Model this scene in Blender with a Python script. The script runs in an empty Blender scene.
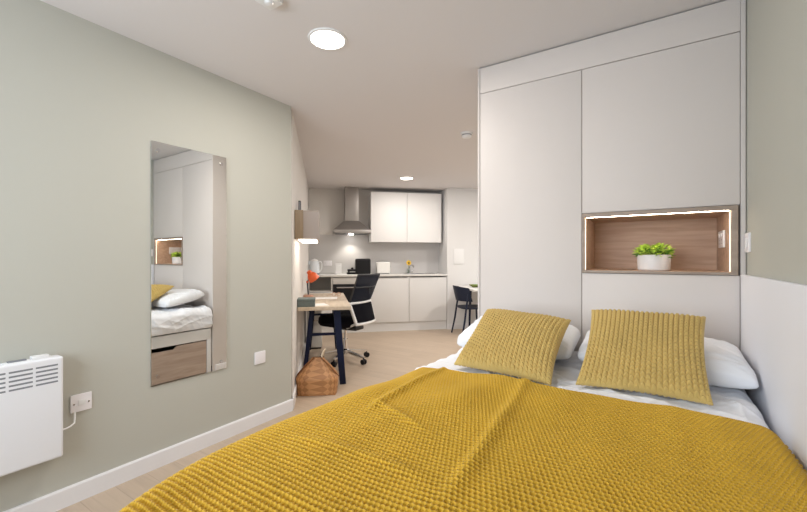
import bpy, bmesh, math, random
import numpy as np
from mathutils import Vector, Matrix
random.seed(4); rng = np.random.RandomState(7)
S = bpy.context.scene
COL = S.collection
PI = math.pi

# ------------------------------------------------------------------ materials
def node_mat(name):
    m = bpy.data.materials.new(name); m.use_nodes = True
    nt = m.node_tree
    return m, nt, nt.nodes['Principled BSDF']

def pm(name, col, rough=.5, metal=0., spec=.5, noise=0., nscale=8., bump=0., bscale=200., sheen=0., alpha=1., coat=0., stretch=(1,1,1)):
    """plain procedural surface: colour with a slight mottling and an optional fine bump"""
    m, nt, b = node_mat(name)
    b.inputs['Base Color'].default_value = (*col, 1)
    b.inputs['Roughness'].default_value = rough
    b.inputs['Metallic'].default_value = metal
    b.inputs['Specular IOR Level'].default_value = spec
    b.inputs['Sheen Weight'].default_value = sheen
    b.inputs['Coat Weight'].default_value = coat
    b.inputs['Alpha'].default_value = alpha
    tc = nt.nodes.new('ShaderNodeTexCoord')
    mp = nt.nodes.new('ShaderNodeMapping'); mp.inputs['Scale'].default_value = stretch
    nt.links.new(tc.outputs['Object'], mp.inputs[0])
    if noise:
        n = nt.nodes.new('ShaderNodeTexNoise'); n.inputs['Scale'].default_value = nscale; n.inputs['Detail'].default_value = 4
        nt.links.new(mp.outputs[0], n.inputs['Vector'])
        r = nt.nodes.new('ShaderNodeMapRange'); r.inputs[3].default_value = 1-noise; r.inputs[4].default_value = 1+noise
        nt.links.new(n.outputs[0], r.inputs[0])
        mx = nt.nodes.new('ShaderNodeMix'); mx.data_type = 'RGBA'; mx.blend_type = 'MULTIPLY'
        mx.inputs[0].default_value = 1; mx.inputs[6].default_value = (*col, 1)
        nt.links.new(r.outputs[0], mx.inputs[7]); nt.links.new(mx.outputs[2], b.inputs['Base Color'])
    if bump:
        n2 = nt.nodes.new('ShaderNodeTexNoise'); n2.inputs['Scale'].default_value = bscale; n2.inputs['Detail'].default_value = 2
        nt.links.new(mp.outputs[0], n2.inputs['Vector'])
        bp = nt.nodes.new('ShaderNodeBump'); bp.inputs['Strength'].default_value = bump; bp.inputs['Distance'].default_value = .002
        nt.links.new(n2.outputs[0], bp.inputs['Height']); nt.links.new(bp.outputs[0], b.inputs['Normal'])
    return m

def emit(name, col, strength):
    m = bpy.data.materials.new(name); m.use_nodes = True; nt = m.node_tree
    nt.nodes.clear()
    e = nt.nodes.new('ShaderNodeEmission'); e.inputs[0].default_value = (*col, 1); e.inputs[1].default_value = strength
    o = nt.nodes.new('ShaderNodeOutputMaterial'); nt.links.new(e.outputs[0], o.inputs[0])
    return m

def wood(name, dark, light, scale=(1, 14, 14), rough=.45, nscale=3.):
    """grain runs along the object axis whose scale is smallest"""
    m, nt, b = node_mat(name)
    tc = nt.nodes.new('ShaderNodeTexCoord'); mp = nt.nodes.new('ShaderNodeMapping'); mp.inputs['Scale'].default_value = scale
    nt.links.new(tc.outputs['Object'], mp.inputs[0])
    n = nt.nodes.new('ShaderNodeTexNoise'); n.inputs['Scale'].default_value = nscale; n.inputs['Detail'].default_value = 6; n.inputs['Distortion'].default_value = .6
    nt.links.new(mp.outputs[0], n.inputs['Vector'])
    cr = nt.nodes.new('ShaderNodeValToRGB'); cr.color_ramp.elements[0].color = (*dark, 1); cr.color_ramp.elements[1].color = (*light, 1)
    cr.color_ramp.elements[0].position = .3; cr.color_ramp.elements[1].position = .72
    nt.links.new(n.outputs[0], cr.inputs[0]); nt.links.new(cr.outputs[0], b.inputs['Base Color'])
    b.inputs['Roughness'].default_value = rough
    return m

def floor_mat():
    m, nt, b = node_mat('floor_planks')
    tc = nt.nodes.new('ShaderNodeTexCoord')
    br = nt.nodes.new('ShaderNodeTexBrick')
    br.inputs['Scale'].default_value = 1; br.inputs['Brick Width'].default_value = 1.25; br.inputs['Row Height'].default_value = .15
    br.inputs['Mortar Size'].default_value = .0022; br.inputs['Mortar Smooth'].default_value = .2; br.offset = .37
    br.inputs['Color1'].default_value = (.46, .36, .268, 1); br.inputs['Color2'].default_value = (.50, .395, .298, 1); br.inputs['Mortar'].default_value = (.40, .31, .235, 1)
    nt.links.new(tc.outputs['Object'], br.inputs['Vector'])
    mp = nt.nodes.new('ShaderNodeMapping'); mp.inputs['Scale'].default_value = (1.2, 16, 1)
    nt.links.new(tc.outputs['Object'], mp.inputs[0])
    n = nt.nodes.new('ShaderNodeTexNoise'); n.inputs['Scale'].default_value = 2.2; n.inputs['Detail'].default_value = 6; n.inputs['Distortion'].default_value = .8
    nt.links.new(mp.outputs[0], n.inputs['Vector'])
    r = nt.nodes.new('ShaderNodeMapRange'); r.inputs[3].default_value = .82; r.inputs[4].default_value = 1.18
    nt.links.new(n.outputs[0], r.inputs[0])
    mx = nt.nodes.new('ShaderNodeMix'); mx.data_type = 'RGBA'; mx.blend_type = 'MULTIPLY'; mx.inputs[0].default_value = 1
    nt.links.new(br.outputs[0], mx.inputs[6]); nt.links.new(r.outputs[0], mx.inputs[7]); nt.links.new(mx.outputs[2], b.inputs['Base Color'])
    b.inputs['Roughness'].default_value = .42
    return m

def weave_mat():
    """wide diagonal strips of wood chip, plaited over and under"""
    m, nt, b = node_mat('woven_chip')
    tc = nt.nodes.new('ShaderNodeTexCoord')
    mp = nt.nodes.new('ShaderNodeMapping'); mp.inputs['Rotation'].default_value = (0, 0, PI/4); mp.inputs['Scale'].default_value = (1, 1, 1)
    nt.links.new(tc.outputs['UV'], mp.inputs[0])
    ch = nt.nodes.new('ShaderNodeTexChecker'); ch.inputs['Scale'].default_value = 25
    ch.inputs['Color1'].default_value = (.50, .25, .10, 1); ch.inputs['Color2'].default_value = (.36, .165, .060, 1)
    nt.links.new(mp.outputs[0], ch.inputs['Vector'])
    n = nt.nodes.new('ShaderNodeTexNoise'); n.inputs['Scale'].default_value = 30; n.inputs['Detail'].default_value = 3
    nt.links.new(tc.outputs['UV'], n.inputs['Vector'])
    r = nt.nodes.new('ShaderNodeMapRange'); r.inputs[3].default_value = .7; r.inputs[4].default_value = 1.3
    nt.links.new(n.outputs[0], r.inputs[0])
    mx = nt.nodes.new('ShaderNodeMix'); mx.data_type = 'RGBA'; mx.blend_type = 'MULTIPLY'; mx.inputs[0].default_value = 1
    nt.links.new(ch.outputs[0], mx.inputs[6]); nt.links.new(r.outputs[0], mx.inputs[7]); nt.links.new(mx.outputs[2], b.inputs['Base Color'])
    b.inputs['Roughness'].default_value = .5
    return m

def pane_mat(name, tint=(1, 1, 1), gloss=.06):
    m = bpy.data.materials.new(name); m.use_nodes = True; nt = m.node_tree; nt.nodes.clear()
    t = nt.nodes.new('ShaderNodeBsdfTransparent'); t.inputs[0].default_value = (*tint, 1)
    g = nt.nodes.new('ShaderNodeBsdfGlossy'); g.inputs['Roughness'].default_value = .02
    mx = nt.nodes.new('ShaderNodeMixShader'); mx.inputs[0].default_value = gloss
    o = nt.nodes.new('ShaderNodeOutputMaterial')
    nt.links.new(t.outputs[0], mx.inputs[1]); nt.links.new(g.outputs[0], mx.inputs[2]); nt.links.new(mx.outputs[0], o.inputs[0])
    return m

M = dict(
    sage=pm('sage_paint', (.495, .490, .435), .75, spec=.25, bump=.12, bscale=120),
    white_wall=pm('kitchen_wall_paint', (.74, .715, .685), .75, spec=.25, bump=.1, bscale=120),
    grey_wall=pm('pale_wall_paint', (.74, .735, .73), .7, spec=.25),
    ceiling=pm('ceiling_paint', (.74, .715, .715), .85, spec=.2),
    splash=pm('splashback_panel', (.60, .585, .58), .35, spec=.4),
    floor=floor_mat(),
    skirting=pm('skirting_gloss', (.80, .79, .80), .4),
    cashmere=pm('wardrobe_cashmere', (.68, .625, .59), .5, spec=.35, noise=.015, nscale=3),
    cashmere_edge=pm('wardrobe_edge', (.65, .605, .575), .5, spec=.35),
    gap=pm('carcass_gap_shade', (.22, .20, .18), .8),  # dark carcass colour paints shadow into the gaps between doors
    niche_wood=wood('niche_wood', (.44, .29, .20), (.60, .42, .31), (1.2, 10, 14), .5),
    edge_wood=wood('niche_edge', (.31, .24, .19), (.40, .32, .26), (2, 8, 8), .5),
    led=emit('led_strip', (1, .85, .66), 30.),
    led_side=emit('led_side_strip', (1, .86, .68), 2.2),
    led_soft=emit('cupboard_led', (1, .90, .78), 7.),
    down=emit('downlight_glow', (1, .93, .84), 14.),
    hoodlamp=emit('hood_lamp', (1, .95, .88), 30.),
    white_plastic=pm('white_plastic', (.80, .80, .80), .35),
    socket=pm('socket_plastic', (.84, .82, .84), .3),
    heater=pm('heater_enamel', (.80, .81, .84), .35),
    slot=pm('grille_dark', (.22, .23, .25), .7),
    dark_plastic=pm('dark_plastic', (.02, .02, .022), .4),
    black=pm('black_gloss', (.008, .008, .010), .35, spec=.3),
    navy=pm('navy_lacquer', (.006, .010, .034), .4, spec=.2),
    navy_seat=pm('navy_plastic', (.014, .020, .042), .5, spec=.3),
    chair_fabric=pm('black_fabric', (.007, .007, .010), .95, spec=.1, bump=.3, bscale=300),
    mesh=pm('chair_mesh', (.016, .020, .034), .8, spec=.2, alpha=.84),
    chrome=pm('chrome', (.75, .75, .76), .12, metal=1),
    steel=pm('brushed_steel', (.42, .40, .385), .38, metal=.85, noise=.08, nscale=20, stretch=(1, 1, 12)),
    sinksteel=pm('sink_steel', (.55, .55, .55), .25, metal=1),
    kitchen=pm('kitchen_white', (.72, .715, .705), .35, spec=.45),
    kitchen_up=pm('kitchen_gloss_white', (.86, .855, .85), .6, spec=.25),
    kitchen_in=pm('kitchen_carcass', (.60, .58, .55), .5),
    worktop=pm('worktop_pale', (.74, .73, .70), .3, noise=.04, nscale=60),
    desk=wood('desk_oak', (.52, .42, .31), (.66, .56, .44), (9, 1, 9), .45),
    cup_wood=wood('cupboard_wood', (.27, .20, .125), (.36, .27, .18), (12, 12, 1.2), .5),
    taupe=pm('cupboard_taupe', (.37, .315, .28), .5),
    sheet=pm('white_bedding', (.85, .86, .90), .8, spec=.2, sheen=.2, bump=.15, bscale=260),
    pillow=pm('white_pillowcase', (.87, .88, .91), .8, spec=.2, sheen=.2, bump=.12, bscale=240),
    bed_white=pm('bed_white', (.78, .78, .78), .45),
    bed_wood=wood('drawer_wood', (.36, .27, .215), (.50, .39, .32), (10, 1.1, 10), .55),
    throw=pm('mustard_knit', (.60, .362, .036), .85, spec=.1, sheen=.20, noise=.10, nscale=9),
    cushion=pm('ochre_chenille', (.58, .41, .135), .85, spec=.1, sheen=.25, noise=.12, nscale=14),
    headpanel=pm('upholstered_white', (.82, .825, .87), .6, spec=.3, bump=.06, bscale=300),
    mirror=pm('mirror_silver', (.90, .92, .91), .0, metal=1),
    pot=pm('pot_white', (.72, .70, .70), .45, noise=.03),
    soil=pm('soil', (.05, .035, .022), .95),
    leaf=pm('leaf_green', (.62, .80, .13), .5, noise=.45, nscale=30),
    leaf_dark=pm('leaf_deep_green', (.14, .34, .03), .5, noise=.3, nscale=30),
    weave=weave_mat(),
    weave_in=pm('weave_edge', (.20, .075, .02), .7),
    cord=pm('pale_cord', (.72, .60, .45), .7),
    orange=pm('orange_enamel', (.80, .13, .03), .3),
    lamp_dark=pm('lamp_grey', (.05, .055, .07), .35),
    copper=pm('copper_pink', (.62, .34, .25), .35, metal=.4),
    boxgrey=pm('grey_green_card', (.125, .155, .15), .7),
    paper=pm('paper', (.82, .80, .77), .8),
    toaster=pm('toaster_white', (.84, .83, .80), .3),
    kettle=pm('kettle_white', (.72, .76, .80), .15, coat=.3),
    yellow=pm('flower_yellow', (.80, .52, .05), .6),
    yellow_dark=pm('flower_middle', (.30, .17, .02), .8),
    stem=pm('flower_stem', (.10, .22, .04), .7),
    olive=pm('olive_green', (.19, .22, .05), .6),
    pane=pane_mat('window_glass'),
    vase=pane_mat('vase_glass', (.93, .96, .96), .12),
    pedestal=pm('pedestal_grey', (.80, .80, .78), .5),
)

# ------------------------------------------------------------------ geometry
class G:
    def __init__(s): s.v = []; s.f = []; s.uv = None
    def add(s, vs, fs):
        o = len(s.v); s.v += [tuple(p) for p in vs]; s.f += [tuple(i+o for i in f) for f in fs]; return s
    def bm(s, bm):
        bm.verts.index_update(); return s.add([v.co[:] for v in bm.verts], [[v.index for v in f.verts] for f in bm.faces])
    def box(s, x0, x1, y0, y1, z0, z1, bev=0., seg=2, T=None):
        bm = bmesh.new(); bmesh.ops.create_cube(bm, size=1)
        for v in bm.verts: v.co = ((x0+x1)/2+v.co.x*(x1-x0), (y0+y1)/2+v.co.y*(y1-y0), (z0+z1)/2+v.co.z*(z1-z0))
        if bev: bmesh.ops.bevel(bm, geom=list(bm.edges), offset=bev, segments=seg, affect='EDGES', profile=.6)
        if T: bm.transform(T)
        s.bm(bm); bm.free(); return s
    def rod(s, a, b, r0, r1=None, n=14):
        a, b = Vector(a), Vector(b); r1 = r0 if r1 is None else r1
        d = (b-a).normalized(); t = Vector((0, 0, 1)) if abs(d.z) < .9 else Vector((1, 0, 0))
        x = d.cross(t).normalized(); y = d.cross(x)
        vs = []
        for p, r in ((a, r0), (b, r1)):
            for i in range(n):
                q = 2*PI*i/n; vs.append(p+x*(r*math.cos(q))+y*(r*math.sin(q)))
        fs = [(i, (i+1) % n, n+(i+1) % n, n+i) for i in range(n)] + [tuple(range(n))[::-1], tuple(range(n, 2*n))]
        return s.add(vs, fs)
    def beam(s, a, b, w, d, w1=None, d1=None, side=(1, 0, 0)):
        """square bar from a to b; w along 'side'"""
        a, b = Vector(a), Vector(b); w1 = w1 or w; d1 = d1 or d
        t = (b-a).normalized(); x = Vector(side); x = (x-t*x.dot(t)).normalized(); y = t.cross(x)
        vs = []
        for p, ww, dd in ((a, w, d), (b, w1, d1)):
            for sx, sy in ((-1, -1), (1, -1), (1, 1), (-1, 1)): vs.append(p+x*(sx*ww/2)+y*(sy*dd/2))
        return s.add(vs, [(0, 1, 5, 4), (1, 2, 6, 5), (2, 3, 7, 6), (3, 0, 4, 7), (3, 2, 1, 0), (4, 5, 6, 7)])
    def tube(s, pts, r, n=10, closed=False):
        P = [Vector(p) for p in pts]; m = len(P); vs = []
        up = Vector((.13, .27, .95)).normalized(); prev = None
        for i, p in enumerate(P):
            if closed: t = (P[(i+1) % m]-P[i-1]).normalized()
            else: t = (P[min(i+1, m-1)]-P[max(i-1, 0)]).normalized()
            x = (prev if prev is not None else t.cross(up)); x = (x-t*x.dot(t)).normalized(); prev = x; y = t.cross(x)
            rr = r[i] if isinstance(r, (list, tuple)) else r
            for k in range(n):
                q = 2*PI*k/n; vs.append(p+x*(rr*math.cos(q))+y*(rr*math.sin(q)))
        fs = []
        for i in range(m if closed else m-1):
            j = (i+1) % m
            for k in range(n): fs.append((i*n+k, i*n+(k+1) % n, j*n+(k+1) % n, j*n+k))
        if not closed: fs += [tuple(range(n))[::-1], tuple((m-1)*n+k for k in range(n))]
        return s.add(vs, fs)
    def lathe(s, prof, c=(0, 0, 0), n=32, T=None, sx=1, sy=1):
        vs = []; m = len(prof)
        for r, z in prof:
            for k in range(n):
                q = 2*PI*k/n; p = Vector((r*math.cos(q)*sx, r*math.sin(q)*sy, z))
                vs.append((T @ p if T else p)+Vector(c))
        fs = []
        for i in range(m-1):
            for k in range(n): fs.append((i*n+k, i*n+(k+1) % n, (i+1)*n+(k+1) % n, (i+1)*n+k))
        if prof[0][0] > 1e-5: fs.append(tuple(range(n))[::-1])
        if prof[-1][0] > 1e-5: fs.append(tuple((m-1)*n+k for k in range(n)))
        return s.add(vs, fs)
    def prism(s, poly, axis, a, b):
        """2D outline pushed along an axis; poly in the two other axes in cyclic order"""
        n = len(poly); vs = []
        for h in (a, b):
            for p, q in poly:
                vs.append({'x': (h, p, q), 'y': (p, h, q), 'z': (p, q, h)}[axis])
        return s.add(vs, [tuple(range(n))[::-1], tuple(range(n, 2*n))]+[(i, (i+1) % n, n+(i+1) % n, n+i) for i in range(n)])

def mesh_obj(name, me, mat, parent=None):
    o = bpy.data.objects.new(name, me); COL.objects.link(o)
    if mat is not None: me.materials.append(mat)
    if parent is not None: o.parent = parent
    return o

def build(g, name, mat, parent=None, smooth=35, recalc=True):
    me = bpy.data.meshes.new(name); me.from_pydata(g.v, [], g.f)
    if recalc:
        bm = bmesh.new(); bm.from_mesh(me); bmesh.ops.recalc_face_normals(bm, faces=bm.faces); bm.to_mesh(me); bm.free()
    me.update()
    if smooth:
        me.shade_smooth(); me.set_sharp_from_angle(angle=math.radians(smooth))
    return mesh_obj(name, me, mat, parent)

def grid_mesh(name, P, mat, parent=None, closed_u=False):
    """P: (m, n, 3) array of points -> smooth quad mesh"""
    m, n = P.shape[:2]
    idx = np.arange(m*n).reshape(m, n)
    if closed_u:
        idx = np.vstack([idx, idx[:1]])
    q = np.stack([idx[:-1, :-1], idx[1:, :-1], idx[1:, 1:], idx[:-1, 1:]], -1).reshape(-1, 4)
    me = bpy.data.meshes.new(name)
    me.vertices.add(m*n); me.vertices.foreach_set('co', P.reshape(-1).astype(np.float32))
    me.loops.add(q.size); me.loops.foreach_set('vertex_index', q.reshape(-1).astype(np.int32))
    me.polygons.add(len(q)); me.polygons.foreach_set('loop_start', np.arange(0, q.size, 4, dtype=np.int32))
    me.update(calc_edges=True); me.validate(); me.shade_smooth()
    return mesh_obj(name, me, mat, parent)

def thing(name, label, cat, loc=(0, 0, 0), rz=0., group=None):
    o = bpy.data.objects.new(name, None); COL.objects.link(o); o.empty_display_size = .1
    o.location = loc; o.rotation_euler = (0, 0, rz); o['label'] = label; o['category'] = cat
    if group: o['group'] = group
    return o

def tag(o, label, cat, group=None, kind=None):
    o['label'] = label; o['category'] = cat
    if group: o['group'] = group
    if kind: o['kind'] = kind
    return o

def struct(name, g, mat, parent=None, smooth=0):
    o = build(g, name, mat, parent, smooth)
    if parent is None: o['kind'] = 'structure'
    return o

def copy_thing(root, loc, rz=None, label=None):
    r = root.copy(); COL.objects.link(r); r.location = loc
    if rz is not None: r.rotation_euler = (0, 0, rz)
    if label: r['label'] = label
    for ch in list(root.children):
        c = ch.copy(); COL.objects.link(c); c.parent = r
        for g in ch.children:
            d = g.copy(); COL.objects.link(d); d.parent = c
    return r

# the kitchen end of the room is turned 44.2 degrees: u runs along the kitchen wall, v from the corner towards it
CX, CY = -2.393, 2.106
KA = math.radians(44.2)
def K(u, v, z=0.): return (CX+u*math.cos(KA)-v*math.sin(KA), CY+u*math.sin(KA)+v*math.cos(KA), z)
KT = Matrix.Translation((CX, CY, 0)) @ Matrix.Rotation(KA, 4, 'Z')
def kwall(name, u0, u1, v0, v1, z0, z1, mat):
    o = struct(name, G().box(u0, u1, v0, v1, z0, z1), mat); o.matrix_world = KT; return o

H = 2.4
XL, XR = -2.391, .366
YB = -1.15
YW = 2.31            # wardrobe front

# ------------------------------------------------------------------ room shell
struct('floor', G().box(-6.6, 3.2, YB-.15, 8.2, -.1, 0), M['floor'])
struct('ceiling', G().box(-6.6, 3.2, YB-.15, 8.2, H, H+.1), M['ceiling'])
struct('wall_left', G().box(XL-.1, XL, YB-.1, 2.096, 0, H), M['sage'])
struct('wall_right', G().box(XR, XR+.1, YB-.1, 5.1, 0, H), M['sage'])
struct('wall_partition', G().box(-.918, XR, 2.93, 3.03, 0, H), M['grey_wall'])
struct('baseboard_partition', G().box(-.934, -.9185, 2.33, 3.03, 0, .09, .003), M['skirting'])
# back wall with the window that lights the room
WX0, WX1, WZ0, WZ1 = -2.2, -.3, .75, 2.2
struct('wall_back', G().box(XL-.1, WX0, YB-.1, YB, 0, H).box(WX1, XR+.1, YB-.1, YB, 0, H).box(WX0, WX1, YB-.1, YB, 0, WZ0).box(WX0, WX1, YB-.1, YB, WZ1, H), M['sage'])
w = struct('window_1', G().box(WX0, WX1, YB-.08, YB-.03, WZ0, WZ0+.05).box(WX0, WX1, YB-.08, YB-.03, WZ1-.05, WZ1)
           .box(WX0, WX0+.05, YB-.08, YB-.03, WZ0+.05, WZ1-.05).box(WX1-.05, WX1, YB-.08, YB-.03, WZ0+.05, WZ1-.05).box(-1.28, -1.22, YB-.08, YB-.03, WZ0+.05, WZ1-.05), M['white_plastic'])
struct('window_pane', G().box(WX0+.05, WX1-.05, YB-.058, YB-.052, WZ0+.05, WZ1-.05), M['pane'], w)
kwall('wall_desk', -.1, 0, .07, 3.7, 0, H, M['white_wall'])
kwall('wall_kitchen', -.1, 2.4, 3.6, 3.7, 0, H, M['white_wall'])
kwall('wall_far', 2.3, 4.1, 3.1, 3.6, 0, H, M['grey_wall'])
kwall('wall_dining', 4.0, 4.1, -.5, 3.1, 0, H, M['grey_wall'])
# skirting boards
def skirt(name, pts):
    return struct(name, pts, M['skirting'])
sk = [(0, 0), (.016, 0), (.016, .084), (.012, .091), (0, .091)]
skirt('baseboard_left', G().prism([(XL+p, z) for p, z in sk], 'y', YB, 2.104))
o = skirt('baseboard_far', G().box(2.3, 4.0, 3.084, 3.1, 0, .09, .003)); o.matrix_world = KT
o = skirt('baseboard_desk', G().box(0, .016, .02, 2.9, 0, .09, .003)); o.matrix_world = KT

# ------------------------------------------------------------------ fitted wardrobe
wd = thing('fitted_wardrobe', 'floor to ceiling cashmere fitted wardrobe with lit wooden niche behind the bed', 'wardrobe', (-.28, YW, 0))
wx, wy = .28, -YW
def wbox(g, x0, x1, y0, y1, z0, z1, bev=.0015): return g.box(x0+wx, x1+wx, y0+wy, y1+wy, z0, z1, bev)
g = G()                                                    # carcass behind the doors, open at the niche
wbox(g, -.912, -.32, YW+.02, YW+.6, 0, 2.232, 0); wbox(g, -.32, .36, YW+.02, YW+.6, 1.446, 2.232, 0)
wbox(g, -.32, .36, YW+.02, YW+.6, 0, 1.122, 0); wbox(g, -.32, .36, YW+.472, YW+.6, 1.122, 1.446, 0)
build(g, 'carcass', M['gap'], wd, 0)
g = G(); wbox(g, -.918, -.905, YW-.002, YW+.618, 0, 2.395); build(g, 'side_panel', M['cashmere'], wd)
g = G(); wbox(g, -.903, XR-.022, YW+.001, YW+.019, 2.236, 2.393); build(g, 'top_filler', M['cashmere'], wd)
g = G(); wbox(g, XR-.021, XR-.003, YW+.0, YW+.6, 0, 2.393); build(g, 'end_filler', M['cashmere_edge'], wd)
g = G(); wbox(g, -.902, -.3185, YW, YW+.019, .08, 2.232); build(g, 'door', M['cashmere'], wd)
g = G(); wbox(g, -.3155, .3425, YW, YW+.019, 1.4465, 2.232); build(g, 'door', M['cashmere'], wd)
g = G(); wbox(g, -.3155, .3425, YW, YW+.019, .08, 1.1205); build(g, 'lower_panel', M['cashmere'], wd)
g = G(); wbox(g, -.902, .3425, YW+.03, YW+.045, 0, .078); build(g, 'plinth', M['cashmere_edge'], wd)
# niche lining
N0, N1, NZ0, NZ1, ND = -.3155, .3365, 1.123, 1.444, .46
nl = G()
wbox(nl, N0, N1, YW+.002, YW+ND, NZ0, NZ0+.014, 0); wbox(nl, N0, N1, YW+.002, YW+ND, NZ1-.018, NZ1, 0)
wbox(nl, N0, N0+.014, YW+.002, YW+ND, NZ0+.014, NZ1-.018, 0); wbox(nl, N1-.026, N1, YW+.002, YW+ND, NZ0+.014, NZ1-.018, 0)
wbox(nl, N0+.014, N1-.026, YW+ND-.012, YW+ND, NZ0+.014, NZ1-.018, 0)
ni = build(nl, 'niche', M['niche_wood'], wd, 0)
e = G(); fy0, fy1 = YW-.006, YW+.002
wbox(e, N0, N1, fy0, fy1, NZ0, NZ0+.013, .001); wbox(e, N0, N1, fy0, fy1, NZ1-.022, NZ1, .001)
wbox(e, N0, N0+.013, fy0, fy1, NZ0+.013, NZ1-.022, .001); wbox(e, N1-.024, N1, fy0, fy1, NZ0+.013, NZ1-.022, .001)
build(e, 'niche_edging', M['edge_wood'], wd)
l = G(); wbox(l, N0+.02, N1-.03, YW+.006, YW+.016, NZ1-.0228, NZ1-.0185, .0008); lo = build(l, 'led_strip', M['led'], wd); lo['label'] = 'glowing warm white strip light'
for xa in (N0+.0145, N1-.0295):
    l = G(); wbox(l, xa, xa+.003, YW+.005, YW+.011, NZ0+.015, NZ1-.03, .0005); lo = build(l, 'led_strip', M['led_side'], wd); lo['label'] = 'dim glowing upright strip light'

# ------------------------------------------------------------------ headboard panel on the right wall
hp = G(); hp.box(.3435, XR-.001, -.5, YW-.004, .02, 1.128, .006, 3)
tag(build(hp, 'wall_panel', M['headpanel']), 'smooth white padded panel along the right wall beside the bed', 'wall panel')

# socket plates
def plate(name, label, cat, loc, rz, w=.086, h=.086, kind='switch', group=None):
    """faces local -y; back at y=0"""
    t = thing(name, label, cat, loc, rz, group)
    build(G().box(-w/2, w/2, -.009, 0, -h/2, h/2, .003), 'face_plate', M['socket'], t)
    if kind == 'switch': build(G().box(-.012, .012, -.0135, -.009, -.02, .02, .0015), 'rocker', M['white_plastic'], t)
    if kind == 'spur':
        build(G().box(-.012, .016, -.012, -.009, -.012, .014, .001), 'fuse_carrier', M['white_plastic'], t)
        for sx in (-.03, .03): build(G().rod((sx, -.0088, -.002), (sx, -.0105, -.002), .004), 'screw', M['chrome'], t)
    if kind == 'double':
        for sx in (-.036, .036):
            build(G().box(sx-.008, sx+.008, -.0125, -.009, .012, .03, .001), 'rocker', M['white_plastic'], t)
            for (hx, hz, a, b) in ((0, -.004, .0035, .007), (-.011, -.022, .005, .0035), (.011, -.022, .005, .0035)):
                build(G().box(sx+hx-a/2, sx+hx+a/2, -.0095, -.0088, hz-b/2, hz+b/2), 'socket_hole', M['slot'], t, 0)
    return t
plate('wall_switch', 'small white light switch on green wall above white panel', 'switch', (XR, 2.262, 1.27), -PI/2, .086, .086)
plate('wall_socket', 'white double socket on the right side wall of the lit niche', 'socket', (N1-.026, 2.545, 1.298), -PI/2, .16, .086, 'double')
plate('fused_spur', 'white fused outlet beside the heater with its flex plugged below', 'socket', (XL, .759, .485), PI/2, .086, .086, 'spur')
plate('wall_switch', 'white square switch low on the sage wall right of the mirror', 'switch', (XL, 1.806, .482), PI/2, .09, .088, 'plain')

# ------------------------------------------------------------------ mirror
mr = thing('wall_mirror', 'tall frameless mirror screwed flat to the sage wall reflecting the bed', 'mirror', (XL+.0035, 1.3085, .471), -.0055)
build(G().box(0, .005, -.2305, .2305, 0, 1.40, .0008), 'glass', M['mirror'], mr, 0)
for sy in (-1, 1):
    for z in (.05, 1.35):
        build(G().lathe([(.0, .0045), (.011, .0045), (.011, 0)], n=20, T=Matrix.Translation((.005, sy*.195, z)) @ Matrix.Rotation(PI/2, 4, 'Y')), 'screw_cap', M['chrome'], mr)

# ------------------------------------------------------------------ electric panel heater
ht = thing('wall_mounted_heater', 'white electric panel heater with slotted grille on the sage wall', 'heater', (XL, .30, .25))
D0, D1 = .022, .092
g = G().box(D0, D1, -.42, .366, .030, .497, .012, 4)
build(g, 'body', M['heater'], ht)
for y in (-.3, .22): build(G().box(0, D0, y, y+.06, .1, .45), 'wall_bracket', M['slot'], ht)
for grp in range(8):
    y1 = .345-grp*.086; y0 = y1-.076
    gr = G()
    for k in range(5): gr.box(D1-.004, D1+.0008, y0, y1, .466-k*.019-.0075, .466-k*.019, .0004)
    build(gr, 'grille', M['slot'], ht, 0)
build(G().box(.035, .08, .17, .335, .495, .5, .002).box(.04, .075, .26, .32, .4995, .512, .004), 'control_panel', M['white_plastic'], ht)
build(G().box(.045, .07, .185, .245, .4995, .5045, .001), 'display', M['slot'], ht)
pts = [(.05, .362, .142), (.048, .385, .140), (.042, .405, .143), (.03, .424, .150), (.018, .430, .175), (.010, .432, .196)]
build(G().tube(pts, .0042), 'power_flex', M['white_plastic'], ht)

# ------------------------------------------------------------------ ceiling fittings
dl = thing('ceiling_downlight', 'larger nearer round ceiling light above the floor between bed and mirror', 'ceiling light', (-1.487, 1.560, H), 0, 'round ceiling downlights')
build(G().lathe([(.088, -.004), (.093, -.009), (.104, -.006), (.106, 0)], n=48), 'rim', M['white_plastic'], dl)
build(G().lathe([(.0, -.006), (.090, -.006), (.090, -.001), (0, -.001)], n=48), 'diffuser', M['down'], dl)
copy_thing(dl, (-3.064, 4.888, H), 0, 'small round ceiling light in front of the kitchen wall cabinets')
copy_thing(dl, (-1.35, 4.0, H), 0, 'added round ceiling light in the passage, unseen behind the wardrobe end')  # unseen fitting added to brighten the kitchen end
copy_thing(dl, (-1.0, 5.2, H), 0, 'added round ceiling light over the dining corner, unseen behind the wardrobe')  # second added fitting, out of sight, for more light at the far end
sm = thing('smoke_detector', 'small white domed detector on the ceiling left of the wardrobe', 'smoke detector', (-1.482, 3.445, H))
build(G().lathe([(.058, 0), (.058, -.012), (.055, -.016), (0, -.016)], n=32), 'base', M['white_plastic'], sm)
build(G().lathe([(.046, -.016), (.044, -.036), (.032, -.048), (0, -.05)], n=32), 'dome', M['white_plastic'], sm)
build(G().lathe([(.0475, -.018), (.0475, -.026)], n=32), 'vent_ring', M['slot'], sm)
al = thing('ceiling_sensor', 'white square sensor box on the ceiling at the top edge', 'sensor', (-1.47, 1.16, H))
build(G().box(-.045, .045, -.045, .045, -.03, 0, .006), 'housing', M['white_plastic'], al)
build(G().lathe([(.02, -.03), (.016, -.038), (0, -.041)], n=24), 'lens', M['white_plastic'], al)

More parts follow.
